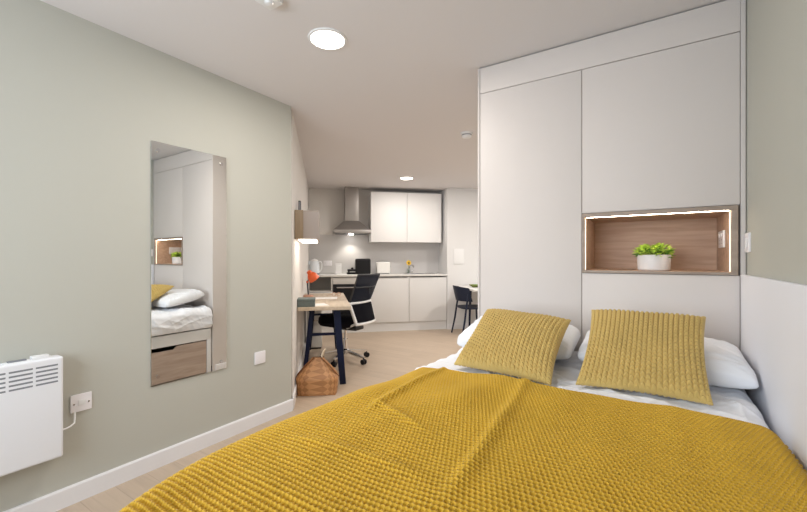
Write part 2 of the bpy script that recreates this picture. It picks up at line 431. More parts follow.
# ------------------------------------------------------------------ bed
BX0, BX1, BY0, BY1 = -.905, .330, .25, 2.30
bd = thing('bed', 'white bed base with wood fronted storage drawers under the mattress', 'bed', (-.29, 1.28, 0))
ox, oy = .29, -1.28
def bb(g, x0, x1, y0, y1, z0, z1, bev=.003): return g.box(x0+ox, x1+ox, y0+oy, y1+oy, z0, z1, bev)
g = G(); bb(g, BX0, BX0+.03, BY0, BY1, .365, .475); build(g, 'side_rail', M['bed_white'], bd)
g = G(); bb(g, BX1-.03, BX1, BY0, BY1, .02, .475); build(g, 'side_panel', M['bed_white'], bd)
g = G(); bb(g, BX0+.031, BX1-.031, BY0, BY0+.025, .02, .475); build(g, 'foot_panel', M['bed_white'], bd)
for y in (BY0, BY1-.045):
    g = G(); bb(g, BX0, BX0+.03, y, y+.045, 0, .3645); build(g, 'leg', M['bed_white'], bd)
g = G(); bb(g, BX0+.031, BX1-.031, BY0+.03, BY1-.005, .39, .462, .002); build(g, 'slat_base', M['bed_white'], bd)
for y0, y1 in ((BY0+.05, 1.262), (1.268, BY1-.05)):
    # drawer front with a cut-out hand grip at its top corner
    a, b = y0+oy, y1+oy; ge = a+.66
    pol = [(a, .03), (b, .03), (b, .355), (ge+.03, .355), (ge, .325), (a+.32, .325), (a+.29, .355), (a, .355)]
    dr = build(G().prism(pol, 'x', BX0+.004+ox, BX0+.022+ox), 'drawer', M['bed_wood'], bd, 0)
    build(G().box(BX0+.023+ox, BX0+.55+ox, a+.01, b-.01, .04, .31), 'drawer_box', M['dark_plastic'], dr, 0)
mt = G(); mt.box(BX0+.03, BX1-.035, BY0+.03, BY1-.012, .478, .655, .035, 4)
tag(build(mt, 'mattress', M['sheet'], smooth=60), 'white mattress lying on the bed base under the duvet', 'mattress')

def smoothstep(a, b, x): t = np.clip((x-a)/(b-a), 0, 1); return t*t*(3-2*t)
def wob(X, Y, comps):
    h = np.zeros_like(X)
    for kx, ky, ph, a in comps: h += a*np.sin(kx*X+ky*Y+ph)
    return h
def path_resample(pts, n):
    p = np.array(pts, float); d = np.r_[0, np.cumsum(np.hypot(*np.diff(p, axis=0).T))]
    t = np.linspace(0, d[-1], n)
    return np.stack([np.interp(t, d, p[:, 0]), np.interp(t, d, p[:, 1])], 1), t
def arc(cx, cz, r, a0, a1, n=14):
    return [(cx+r*math.cos(math.radians(a0+(a1-a0)*i/(n-1))), cz+r*math.sin(math.radians(a0+(a1-a0)*i/(n-1)))) for i in range(n)]

# duvet: across the bed from the left hem over the top down into the gap by the panel
left = [(-.922, .490), (-.934, .53), (-.938, .62)] + arc(-.876, .637, .062, 180, 90)
rightp = [(.10, .694)] + arc(.266, .634, .060, 90, 0) + [(.326, .55), (.322, .50)]
cs, tt = path_resample(left + [(-.7, .695), (-.3, .696)] + rightp, 260)
nv = 340
Yv = np.linspace(BY0+.012, BY1-.015, nv)
X = np.repeat(cs[:, 0][:, None], nv, 1); Z = np.repeat(cs[:, 1][:, None], nv, 1); Yg = np.repeat(Yv[None, :], len(cs), 0)
vis = np.clip((Yg-1.50)/.06, 0, 1)
def ridged(X, Y, seed, n=9, f=16):
    r = np.random.RandomState(seed); h = np.zeros_like(X)
    for i in range(n):
        a = r.uniform(-.5, .5)+ (PI/2 if r.rand() < .75 else 0.3); k = f*r.uniform(.6, 2.2); ph = r.uniform(0, 6.28)
        w = np.sin(k*(X*math.cos(a)+Y*math.sin(a))+ph+1.3*np.sin(5*X+3*Y+ph)+.8*np.sin(11*Y-7*X))
        msk = .5+.5*np.sin(6*X*r.uniform(.5, 1.5)+7*Y*r.uniform(.5, 1.5)+r.uniform(0, 6.28))
        h += (1-np.abs(w))**3*msk
    return h/n
rd = ridged(X, Yg, 3)
top = np.clip((Z-.60)/.08, 0, 1)
Z = Z + top*(vis*(.085*rd - .012) + .006*vis*np.sin(7*X+2)*np.sin(9*Yg))
side = (1-top)*(X < 0)
X = X + .045*smoothstep(-.70, -.90, X)*(1-np.clip((Yg-1.40)/.14, 0, 1))
X = X - side*(.045*ridged(Yg, Z, 9, 8, 22)+.008*np.sin(11*Yg+1)) - side*.004
dv = grid_mesh('duvet', np.stack([X, Yg, Z], -1), M['sheet'])
sd = dv.modifiers.new('thick', 'SOLIDIFY'); sd.thickness = .012; sd.offset = -1
tag(dv, 'crumpled white duvet showing between the throw and the pillows', 'duvet')

# knitted throw with a raised waffle stitch, modelled stitch by stitch
tl = [(-.966, .35), (-.962, .55), (-.958, .645)] + arc(-.897, .652, .060, 176, 98) + [(-.868, .7155)]
tr = [(-.5, .719), (-.1, .717), (.18, .714)] + arc(.266, .645, .062, 90, 15) + [(.3265, .625)]
ns = 940
cs, tt = path_resample(tl + tr, ns)
# smooth the section
for _ in range(18): cs[1:-1] = (cs[:-2]+2*cs[1:-1]+cs[2:])/4
fy = [(1.53, 0), (.29, 0)] + [(.29-.055*math.sin(math.radians(a)), -.055+.055*math.cos(math.radians(a))) for a in range(10, 91, 10)] + [(.235, -.30)]
cy, ty = path_resample(fy, 850)
X = np.repeat(cs[:, 0][:, None], len(cy), 1); Zs = np.repeat(cs[:, 1][:, None], len(cy), 1)
Yg = np.repeat(cy[:, 0][None, :], ns, 0); Zd = np.repeat(cy[:, 1][None, :], ns, 0)
A = np.repeat(tt[:, None], len(cy), 1); B = np.repeat(ty[None, :], ns, 0)
Z = np.minimum(Zs, .719+Zd); Z = np.where(Zd < 0, Z, Zs)
topm = smoothstep(.62, .70, Zs)*(Zd > -.02)
lf = smoothstep(-.70, -.93, X); X = X - lf*(.031*np.exp(-((Yg-.80)/.33)**2)-.040*smoothstep(1.0, 1.5, Yg)-(.4+.6*topm)*.060*np.clip((.64-Yg)/.29, 0, 1.25)**2)
# wavy upper hem, soft undulation, fold creases left from being packed square
Yg = Yg + (1-smoothstep(0, .35, B))*(.012*np.sin(5.2*X+.6)+.007*np.sin(13*X+2)+.004*np.sin(31*X))
Z = Z + topm*wob(X, Yg, [(6, 3, .4, .0035), (-4, 7, 2, .003), (11, -5, 1, .002), (3, 14, 0, .0015), (17, 6, 3, .0012)]) + topm*.006*np.sin(19*X+5*Yg)*np.sin(13*Yg-6*X+1)*smoothstep(.9, 1.2, Yg)*smoothstep(-.2, -.5, X)
def crease(d, w, a): return .75*a*np.exp(-(d/(1.25*w))**2)
Z = Z + topm*(crease(X+.375+.075*(Yg-1.1), .016, .012)*smoothstep(.62, .85, Yg)+crease(Yg-1.054+.40*(X+.772), .012, .010)*(1-smoothstep(-.62, -.50, X))*smoothstep(-.84, -.74, X)
              + crease(X+.773-.008*np.sin(9*Yg), .013, .012)*smoothstep(.95, 1.08, Yg) + crease(Yg-.735-.02*np.sin(8*X), .016, .007)*smoothstep(-.86, -.76, X)*(1-smoothstep(-.50, -.38, X)) + crease(Yg-.55, .02, .004)*smoothstep(-.86, -.7, X)+crease(X-.06, .02, .003)*smoothstep(.8, 1.3, Yg))
X = X - (1-topm)*(X < -.8)*(.008*np.sin(9*Yg+.5)+.006*np.sin(23*Yg))*smoothstep(.70, .55, Zs)
P = np.stack([X, Yg, Z], -1)
du = np.gradient(P, axis=0); dw = np.gradient(P, axis=1)
Nn = np.cross(du, dw); Nn /= (np.linalg.norm(Nn, axis=-1, keepdims=True)+1e-9)
Nn *= np.where(np.sum(Nn*np.array([-.3, -.2, 1.0]), -1, keepdims=True) < 0, -1, 1)
ca, cb = .0122, .0150
row = np.floor(B/cb); fb = B/cb-row-.5
fa = A/ca+.5*(row % 2); fa = fa-np.floor(fa)-.5
pit = np.clip(1-(fa*2.05)**2-(fb*2.05)**2, 0, 1)**.7
st = .55+.45*np.clip((1.62-Yg)/.35, 0, 1)
P = P + Nn*((-.0100*pit*st)+.0008*np.sin(A*1500))[..., None]
th = grid_mesh('throw_blanket', P, M['throw'])
tag(th, 'mustard yellow waffle knit throw spread over the lower bed', 'throw')

# ------------------------------------------------------------------ pillows and cushions
def puff(name, mat, c, thick_f, thick_b, n=200, knit=None, pinch=.07, power=.42, rnd=.0, label='', cat='', group=None, seed=0, rip=0.):
    """c: four seam corners (BL, BR, TR, TL); puffed on both sides of the seam"""
    BL, BR, TR, TL = [np.array(p, float) for p in c]
    u = np.linspace(-1, 1, n); U_, V_ = np.meshgrid(u, u, indexing='ij')
    Up = U_*(1-pinch*(1-V_**2)); Vp = V_*(1-pinch*(1-U_**2))
    Up = Up*(1-rnd*V_**8); Vp = Vp*(1-rnd*U_**8)
    a = ((Up+1)/2)[..., None]; b = ((Vp+1)/2)[..., None]
    base = (1-a)*(1-b)*BL+a*(1-b)*BR+a*b*TR+(1-a)*b*TL
    nrm = np.cross(BR-BL, TL-BL); nrm /= np.linalg.norm(nrm)
    pr = (np.clip(1-np.abs(U_)**2.2, 0, 1)*np.clip(1-np.abs(V_)**2.2, 0, 1))**power
    r = np.random.RandomState(seed)
    lump = 1+.07*np.sin(3*U_+r.uniform(0, 6))*np.sin(2.6*V_+r.uniform(0, 6))+.03*np.sin(7*U_+5*V_)
    h = thick_f*pr*lump
    if rip:
        edge = np.exp(-((1-np.abs(U_))/.35)**2)+np.exp(-((1-np.abs(V_))/.35)**2)
        h = h+rip*ridged(U_*.5, V_*.5, seed+20, 9, 12)*pr*(.35+edge)
    kn = 0
    if knit:
        nc, nr_, amp = knit
        col = (U_+1)/2*nc; cf = col-np.floor(col)-.5; ci = np.floor(col)
        rw = (V_+1)/2*nr_+np.abs(cf)*.6+.5*(ci % 2)
        rf = rw-np.floor(rw)-.5
        kn = amp*(np.clip(1-(np.abs(cf)*2)**2.5, 0, 1)*(.08+.92*np.clip(1-(np.abs(rf)*2)**2.2, 0, 1)))
        kn = kn*np.clip(pr*3, .35, 1)
    F = base+nrm*(h+kn)[..., None]
    Bk = base-nrm*(thick_b*pr*lump+(kn if knit else 0))[..., None]
    # one closed skin: front grid and back grid sharing the seam
    i = np.arange(n*n).reshape(n, n); j = i+n*n
    j = j.copy(); rim = np.zeros((n, n), bool); rim[0] = rim[-1] = True; rim[:, 0] = rim[:, -1] = True
    j[rim] = i[rim]
    q1 = np.stack([i[:-1, :-1], i[1:, :-1], i[1:, 1:], i[:-1, 1:]], -1).reshape(-1, 4)
    q2 = np.stack([j[:-1, :-1], j[:-1, 1:], j[1:, 1:], j[1:, :-1]], -1).reshape(-1, 4)
    q = np.vstack([q1, q2])
    V = np.vstack([F.reshape(-1, 3), Bk.reshape(-1, 3)])
    used = np.zeros(len(V), bool); used[q.reshape(-1)] = True
    mp = np.cumsum(used)-1; V = V[used]; q = mp[q]
    me = bpy.data.meshes.new(name); me.vertices.add(len(V)); me.vertices.foreach_set('co', V.reshape(-1).astype(np.float32))
    me.loops.add(q.size); me.loops.foreach_set('vertex_index', q.reshape(-1).astype(np.int32))
    me.polygons.add(len(q)); me.polygons.foreach_set('loop_start', np.arange(0, q.size, 4, dtype=np.int32))
    me.update(calc_edges=True); me.validate(); me.shade_smooth()
    o = mesh_obj(name, me, mat)
    return tag(o, label, cat, group)

puff('pillow', M['pillow'], [(-.885, 1.87, .745), (-.30, 1.87, .75), (-.305, 2.275, .80), (-.865, 2.275, .83)], .085, .052, 110, None, .03, .33, .07, seed=1, rip=.05,
     label='white pillow behind the left mustard cushion, by the open room', cat='pillow', group='white bed pillows')
puff('pillow', M['pillow'], [(-.285, 1.87, .758), (.339, 1.85, .735), (.332, 2.275, .79), (-.29, 2.275, .80)], .085, .052, 110, None, .03, .33, .04, seed=2, rip=.05,
     label='white pillow against the padded panel, behind the right mustard cushion', cat='pillow', group='white bed pillows')
puff('cushion', M['cushion'], [(-.770, 1.640, .708), (-.325, 1.575, .708), (-.308, 1.92, .915), (-.745, 2.01, .925)], .066, .035, 340, (24, 22, .0115), .07, .46, .0, seed=3,
     label='mustard knitted cushion on the left, tilted towards the kitchen side', cat='cushion', group='mustard knitted cushions')
puff('cushion', M['cushion'], [(-.248, 1.635, .708), (.178, 1.650, .708), (.190, 1.985, .962), (-.232, 1.985, .962)], .066, .035, 340, (24, 22, .0115), .07, .46, .0, seed=4,
     label='mustard knitted cushion on the right, standing below the lit niche', cat='cushion', group='mustard knitted cushions')

# ------------------------------------------------------------------ potted plant in the niche
pl = thing('potted_plant', 'bright green leafy plant in a low white pot in the niche', 'plant', (.014, 2.44, NZ0+.0145))
build(G().lathe([(.0, 0), (.068, 0), (.073, .006), (.077, .078), (.075, .082), (.071, .08), (.069, .06), (0, .06)], n=40), 'pot', M['pot'], pl)
build(G().lathe([(.0685, .061), (.05, .066), (0, .068)], n=24), 'soil', M['soil'], pl)
def leaves(nl, r0, zr, size, seed):
    r = random.Random(seed); g = G()
    for i in range(nl):
        q = r.uniform(0, 2*PI); rad = r0*math.sqrt(r.random()); z = .07+zr*(r.random()**.8)*(1-.35*(rad/r0)**2)
        c = Vector((rad*math.cos(q), rad*math.sin(q), z)); d = Vector((math.cos(q+r.uniform(-.9, .9)), math.sin(q+r.uniform(-.9, .9)), r.uniform(-.1, .7))).normalized()
        sd_ = d.cross(Vector((r.uniform(-.3, .3), r.uniform(-.3, .3), 1))).normalized(); up = sd_.cross(d).normalized()
        L = size*r.uniform(.7, 1.3); W = L*r.uniform(.32, .45)
        vs = [c, c+d*L*.35+sd_*W*.5+up*.003, c+d*L*.75+sd_*W*.36, c+d*L-up*.004, c+d*L*.75-sd_*W*.36, c+d*L*.35-sd_*W*.5+up*.003, c+d*L*.5-up*.004]
        g.add(vs, [(0, 1, 6), (1, 2, 6), (2, 3, 6), (3, 4, 6), (4, 5, 6), (5, 0, 6)])
    return g
build(leaves(280, .068, .068, .030, 5), 'foliage', M['leaf'], pl, 80, False)
build(leaves(110, .068, .045, .036, 9), 'inner_foliage', M['leaf_dark'], pl, 80, False)
st_ = G()
for i in range(26):
    q = i*2.4; rr = .065*math.sqrt((i+.5)/26); st_.rod((rr*.6*math.cos(q), rr*.6*math.sin(q), .062), (rr*1.1*math.cos(q), rr*1.1*math.sin(q), .062+.055*random.uniform(.6, 1.1)), .0016, .001, 5)
build(st_, 'stems', M['stem'], pl)

# ------------------------------------------------------------------ desk
dk = thing('desk', 'oak topped desk with navy trestle legs along the beige wall', 'desk', K(0, 0), KA)
build(G().box(.004, .505, .575, 2.06, .706, .74, .003), 'desktop', M['desk'], dk)
for v0, sg in ((.67, -1), (1.95, 1)):
    build(G().beam((.135, v0, .705), (.062, v0+sg*.10, 0), .040, .036, .040, .036), 'leg', M['navy'], dk, 20)
    build(G().beam((.372, v0, .705), (.428, v0+sg*.10, 0), .066, .05, .058, .045), 'leg', M['navy'], dk, 20)
    build(G().beam((.112, v0+sg*.032, .47), (.39, v0+sg*.032, .47), .024, .024, side=(0, 1, 0)), 'crossbar', M['navy'], dk, 20)
build(G().beam((.12, .67, .695), (.12, 1.95, .695), .03, .02).beam((.39, .67, .695), (.39, 1.95, .695), .03, .02), 'under_rail', M['navy'], dk, 20)

# wall cupboard above the desk
cb = thing('wall_cupboard', 'taupe wall cupboard over the desk with a light glowing beneath', 'cupboard', K(0, 0), KA)
build(G().box(.002, .206, .28, 1.05, 1.370, 1.617, .002), 'body', M['taupe'], cb)
build(G().box(.002, .074, .272, .2795, 1.368, 1.619, .001), 'wood_end', M['cup_wood'], cb)
build(G().box(.03, .185, .33, 1.0, 1.3615, 1.3695, .001), 'led_strip', M['led_soft'], cb)
bx = thing('speaker', 'slim black object standing on top of the wall cupboard', 'speaker', K(.028, .56, 1.6175), KA)
build(G().box(-.012, .012, -.03, .03, 0, .12, .006), 'body', M['dark_plastic'], bx)
build(G().box(-.009, .009, -.0306, -.0298, .02, .11), 'grille', M['slot'], bx)

# items on the desk
b = thing('storage_box', 'dark grey lidded box at the near wall corner of the desk', 'box', K(.085, .665, .74), KA)
build(G().box(-.08, .08, -.07, .10, 0, .056, .003), 'box_body', M['boxgrey'], b)
build(G().box(-.082, .082, -.072, .102, .050, .076, .003), 'lid', M['boxgrey'], b)
lp = thing('desk_lamp', 'orange anglepoise desk lamp with dark arm on the desk', 'lamp', K(.065, 1.66, .74), KA)
build(G().lathe([(0, 0), (.062, 0), (.064, .006), (.055, .016), (.014, .022), (0, .022)], n=28), 'base', M['copper'], lp)
build(G().rod((0, 0, .02), (-.012, .01, .175), .009).rod((-.012, .01, .175), (.035, -.03, .262), .008), 'arm', M['lamp_dark'], lp)
build(G().lathe([(0, -.012), (.013, -.012), (.013, .012), (0, .012)], (-.012, .01, .175), 16), 'joint', M['orange'], lp)
Th = Matrix.Translation((.070, -.06, .215)) @ Matrix.Rotation(math.radians(-35), 4, 'Y') @ Matrix.Rotation(math.radians(15), 4, 'X')
build(G().lathe([(.070, -.005), (.068, 0), (.060, .045), (.040, .078), (.030, .085), (.028, .115), (.014, .122), (0, .122)], T=Th, n=32), 'lamp_shade', M['orange'], lp, 50, False)
build(G().lathe([(0, .012), (.022, .02), (.026, .035), (.014, .06), (0, .06)], T=Th, n=20), 'bulb', M['paper'], lp)
for (du_, dv_, rz, lab, w_, l_) in ((.205, .76, .25, 'white sheet of paper beside the grey box on the desk', .15, .21), (.26, 1.35, -.1, 'open white notebook in the middle of the desk', .28, .2)):
    p = thing('paper_sheet' if w_ < .2 else 'notebook', lab, 'paper', K(du_, dv_, .74), KA+rz)
    if w_ < .2:
        build(G().box(-w_/2, w_/2, -l_/2, l_/2, .0004, .0022), 'sheet', M['paper'], p, 0)
    else:
        build(G().box(-w_/2, -.001, -l_/2, l_/2, .0004, .008, .002).box(.001, w_/2, -l_/2, l_/2, .0004, .008, .002), 'pages', M['paper'], p)
        build(G().box(-w_/2-.004, w_/2+.004, -l_/2-.004, l_/2+.004, 0, .0004), 'cover', M['copper'], p, 0)
tr_ = thing('glasses', 'pair of thin rimmed spectacles near the far edge of the desk', 'glasses', K(.40, 1.62, .74), KA+.5)
for sx in (-.034, .034):
    ring = [(sx+.026*math.cos(a*PI/10), 0, .024+.022*math.sin(a*PI/10)) for a in range(20)]
    build(G().tube(ring, .0022, 6, True), 'rim', M['copper'], tr_)
    s_ = 1 if sx > 0 else -1
    build(G().tube([(s_*.06, 0, .026), (s_*.062, .06, .02), (s_*.06, .13, .003)], .002, 6), 'temple', M['copper'], tr_)
build(G().rod((-.008, 0, .028), (.008, 0, .028), .002, n=6), 'bridge', M['copper'], tr_)

# drawer pedestal at the far end under the desk
pd = thing('drawer_pedestal', 'narrow pale grey drawer pedestal against the wall behind the desk', 'drawers', K(.125, 2.28, 0), KA)
build(G().box(-.10, .10, -.20, .2, .02, .61, .003), 'body', M['pedestal'], pd)
build(G().box(-.09, .09, -.19, .19, 0, .02), 'plinth', M['dark_plastic'], pd)
for z in (.03, .225, .42):
    d = build(G().box(-.097, .097, -.212, -.2005, z, z+.18, .002), 'drawer', M['pedestal'], pd)
    build(G().box(-.05, .05, -.222, -.2125, z+.15, z+.158, .001), 'handle', M['chrome'], d)

# ------------------------------------------------------------------ office chair (faces local +x)
oc = thing('office_chair', 'black mesh office chair with white frame pulled up to the desk', 'office chair', K(.50, 1.42, 0), KA+math.radians(141))
hd = math.radians(141)
for k, a in enumerate((-48, -120, 24, 96, 168)):
    q = math.radians(a)-hd; dx, dy = math.cos(q), math.sin(q)
    lg = build(G().beam((.03*dx, .03*dy, .115), (.285*dx, .285*dy, .078), .038, .026, .024, .018, side=(-dy, dx, 0)), 'base_arm', M['chrome'], oc, 25)
    cg = G()
    for s_ in (-1, 1): cg.rod((.285*dx-dy*s_*.008, .285*dy+dx*s_*.008, .029), (.285*dx-dy*s_*.024, .285*dy+dx*s_*.024, .029), .029, n=18)
    cg.rod((.285*dx, .285*dy, .03), (.285*dx, .285*dy, .075), .008)
    build(cg, 'caster', M['black'], lg)
build(G().lathe([(.0, .08), (.04, .08), (.042, .13), (.03, .145), (.028, .26), (0, .26)], n=24), 'gas_column', M['chrome'], oc)
build(G().lathe([(.016, .25), (.016, .385)], n=20), 'gas_piston', M['chrome'], oc)
build(G().box(-.20, .12, -.085, .085, .375, .415, .01), 'tilt_mechanism', M['dark_plastic'], oc)
# seat pad, rounded
pr_ = []
seat = G()
nn = 36
outline = []
for k in range(nn):
    q = 2*PI*k/nn; c_, s_ = math.cos(q), math.sin(q); ex = .62
    outline.append((.03+.245*math.copysign(abs(c_)**ex, c_), .245*math.copysign(abs(s_)**ex, s_)))
lev = [(.88, .420), (.98, .428), (1.05, .47), (1.03, .525), (.97, .548), (.77, .556), (.4, .550), (0, .548)]
vs = []; fs = []
for i, (k_, z) in enumerate(lev):
    for (x, y) in outline: vs.append((.03+(x-.03)*k_, y*k_, z-(.022*max(0, (x-.14)/.13)**2 if i > 1 else 0)))
for i in range(len(lev)-1):
    for k in range(nn): fs.append((i*nn+k, i*nn+(k+1) % nn, (i+1)*nn+(k+1) % nn, (i+1)*nn+k))
fs.append(tuple(range(nn))[::-1]); seat.add(vs, fs)
build(seat, 'seat', M['chair_fabric'], oc, 60)
# backrest: lower pad and upper mesh in frames; the back curves round and leans
def bk(y, z):
    x = -.245+(-.15*(z-.70)/.35 if z > .70 else -.075*(.70-z)/.25)+.055*(y/.235)**2
    return Vector((x, y, z))
def sheet_back(z0, z1, w0, w1, n=14, thick=.008):
    g = G(); F = []; Bk = []
    for i in range(n+1):
        z = z0+(z1-z0)*i/n; w = w0+(w1-w0)*i/n
        for j in range(n+1):
            p = bk(-w+2*w*j/n, z); F.append(p); Bk.append(p-Vector((thick, 0, 0)))
    m = n+1; nv_ = m*m; fs = []
    for i in range(n):
        for j in range(n):
            a = i*m+j; fs += [(a, a+1, a+m+1, a+m), (nv_+a, nv_+a+m, nv_+a+m+1, nv_+a+1)]
    for k in range(n):
        for (a, b_) in ((k, k+1), (n*m+k, n*m+k+1), (k*m, (k+1)*m), (k*m+n, (k+1)*m+n)): fs.append((a, b_, nv_+b_, nv_+a))
    return g.add(F+Bk, fs)
build(sheet_back(.72, 1.015, .205, .225), 'mesh_back', M['mesh'], oc, 60)
build(sheet_back(.49, .685, .17, .195, 14, .022), 'lumbar_pad', M['chair_fabric'], oc, 60)
def loop_path(z0, z1, w0, w1, n=10):
    P = [bk(-w0+2*w0*j/n, z0) for j in range(n+1)]
    P += [bk(w0+(w1-w0)*i/n, z0+(z1-z0)*i/n) for i in range(1, n+1)]
    P += [bk(w1-2*w1*j/n, z1) for j in range(1, n+1)]
    P += [bk(-w1+(w0-w1)*-i/n, z1+(z0-z1)*i/n) for i in range(1, n)]
    return P
build(G().tube(loop_path(.715, 1.02, .207, .228), .008, 8, True), 'mesh_frame', M['dark_plastic'], oc, 60)
build(G().tube(loop_path(.470, .70, .185, .208), .0185, 12, True), 'back_frame', M['white_plastic'], oc, 60)
build(G().tube([bk(0, .90), bk(0, .90)+Vector((-.004, 0, -.1))], .006, 8).tube([bk(-.21, .88)-Vector((.006, 0, 0)), bk(-.1, .88)-Vector((.008, 0, 0)), bk(0, .88)-Vector((.01, 0, 0)), bk(.1, .88)-Vector((.008, 0, 0)), bk(.21, .88)-Vector((.006, 0, 0))], .007, 8), 'back_brace', M['dark_plastic'], oc, 60)
for s_ in (-1, 1):
    build(G().tube([bk(s_*.185, .48), (-.16, s_*.15, .43), (-.08, s_*.08, .40)], .013, 10), 'frame_strut', M['white_plastic'], oc, 60)
build(G().rod((-.02, -.08, .40), (-.02, -.25, .395), .006).box(-.03, -.01, -.29, -.245, .388, .402, .003), 'lever', M['dark_plastic'], oc)

# ------------------------------------------------------------------ woven basket
bk_ = thing('woven_basket', 'brown plaited chip basket bag on the floor under the desk', 'basket', K(.195, .385, 0), KA+math.radians(-6))
def basket():
    nu, nz = 64, 28; P = np.zeros((nu, nz, 3)); UVs = np.zeros((nu, nz, 2))
    for j in range(nz):
        t = j/(nz-1); 
        if t < .42: k = t/.42; w = .172+.012*math.sin(k*PI/2); d = .105+.005*k; z = .145*k
        else: k = (t-.42)/.58; w = .184-.135*k**1.1; d = .110-.095*k**.9; z = .145+.165*k
        for i in range(nu):
            q = 2*PI*i/nu; c_, s_ = math.cos(q), math.sin(q); ex = .45
            x = w*math.copysign(abs(c_)**ex, c_); y = d*math.copysign(abs(s_)**ex, s_)
            P[i, j] = (x, y, z+.002); 
    return P
P = basket()
# plaited relief
nu, nz = P.shape[:2]
per = np.linspace(0, 1, nu, endpoint=False)[:, None]*np.ones((1, nz)); tz = np.linspace(0, .34, nz)[None, :]*np.ones((nu, 1))
o = grid_mesh('basket_body', P, M['weave'], bk_, True)
uvl = o.data.uv_layers.new(name='UVMap')
lv = np.zeros(len(o.data.loops), np.int32); o.data.loops.foreach_get('vertex_index', lv)
uu = (lv//nz)/nu*1.0; vv = (lv % nz)/(nz-1)*.36
# keep the seam of the round continuous
pv = uu.reshape(-1, 4); mx_ = pv.max(1, keepdims=True); pv = np.where((mx_ > .9) & (pv < .1), pv+1, pv); uu = pv.reshape(-1)
uvl.data.foreach_set('uv', np.stack([uu, vv], 1).astype(np.float32).reshape(-1))
build(G().box(-.165, .165, -.098, .098, 0, .006, .002), 'basket_base', M['weave'], bk_)
for sgn in (-1, 1):
    build(G().tube([(sgn*.185, 0, .14), (sgn*.16, -.06, .19), (sgn*.09, -.045, .265), (sgn*.03, -.022, .315)], .007, 8), 'rim', M['weave_in'], bk_, 60)
build(G().tube([(.045, -.02, .29), (.035, -.02, .33), (.05, -.01, .365), (.065, 0, .385), (.055, .015, .35), (.04, .018, .31)], .006, 8), 'carry_cord', M['cord'], bk_, 60)

# ------------------------------------------------------------------ kitchen units
def kthing(name, label, cat, group=None): return thing(name, label, cat, K(0, 0), KA, group)
FV = 3.10       # door fronts
def carcass(g, u0, u1, z0=.145, z1=.905, v0=FV+.02, v1=3.595, t=.018):
    g.box(u0, u0+t, v0, v1, z0, z1).box(u1-t, u1, v0, v1, z0, z1).box(u0+t, u1-t, v0, v1, z0, z0+t).box(u0+t, u1-t, v1-t, v1, z0+t, z1)
    return g
t = kthing('open_shelf_unit', 'open fronted white kitchen base unit beside the oven', 'kitchen unit')
g = carcass(G(), .005, .383, v0=FV+.002); g.box(.023, .365, FV+.01, 3.57, .665, .683); build(g, 'carcass', M['kitchen_in'], t, 0)
build(G().box(.005, .383, FV, FV+.018, .145, .66, .002), 'door', M['kitchen'], t)
t = kthing('oven', 'built in black fronted oven under the worktop', 'oven')
g = carcass(G(), .387, .985); build(g, 'housing', M['kitchen_in'], t, 0)
build(G().box(.39, .982, FV-.002, FV+.05, .79, .893, .002), 'fascia', M['kitchen_in'], t)
build(G().box(.392, .98, FV-.004, FV+.05, .30, .785, .004), 'oven_door', M['black'], t)
build(G().rod((.45, FV-.035, .735), (.92, FV-.035, .735), .010).rod((.47, FV-.035, .735), (.47, FV-.003, .735), .006).rod((.90, FV-.035, .735), (.90, FV-.003, .735), .006), 'handle', M['chrome'], t)
build(G().box(.392, .98, FV, FV+.018, .148, .295, .002), 'lower_panel', M['kitchen'], t)
for (u0, u1, lab) in ((.99, 1.637, 'white kitchen base cabinet behind the office chair'), (1.641, 2.293, 'white kitchen base cabinet under the sink at the right end')):
    t = kthing('base_cabinet', lab, 'kitchen cabinet', 'handleless base cabinets')
    build(carcass(G(), u0, u1), 'carcass', M['kitchen_in'], t, 0)
    build(G().box(u0+.002, u1-.002, FV, FV+.018, .152, .884, .002), 'door', M['kitchen'], t)
o = build(G().box(.005, 2.295, FV+.03, FV+.048, 0, .143), 'trim_1', M['kitchen'], None, 0); o['kind'] = 'structure'; o.matrix_world = KT
o = build(G().box(.002, 2.297, FV-.02, 3.598, .906, .936, .003), 'worktop', M['worktop']); o.matrix_world = KT
tag(o, 'pale continuous kitchen worktop running over all base units', 'worktop')
o = build(G().prism([(.002, .937), (2.297, .937), (2.297, 1.474), (1.015, 1.474), (1.015, 1.61), (.002, 1.61)], 'y', 3.588, 3.599), 'splashback', M['splash'], None, 0); o.matrix_world = KT
tag(o, 'grey splashback panel on the kitchen wall behind the worktop', 'splashback')
for (u0, u1, lab) in ((1.022, 1.639, 'white kitchen wall cabinet next to the extractor hood'), (1.642, 2.25, 'white kitchen wall cabinet at the right end of the run')):
    t = kthing('wall_cabinet', lab, 'kitchen cabinet', 'white wall cabinets')
    build(G().box(u0, u1, 3.29, 3.595, 1.48, 2.318, .001), 'carcass', M['kitchen_up'], t)
    build(G().box(u0+.001, u1-.001, 3.27, 3.2885, 1.478, 2.32, .002), 'door', M['kitchen_up'], t)
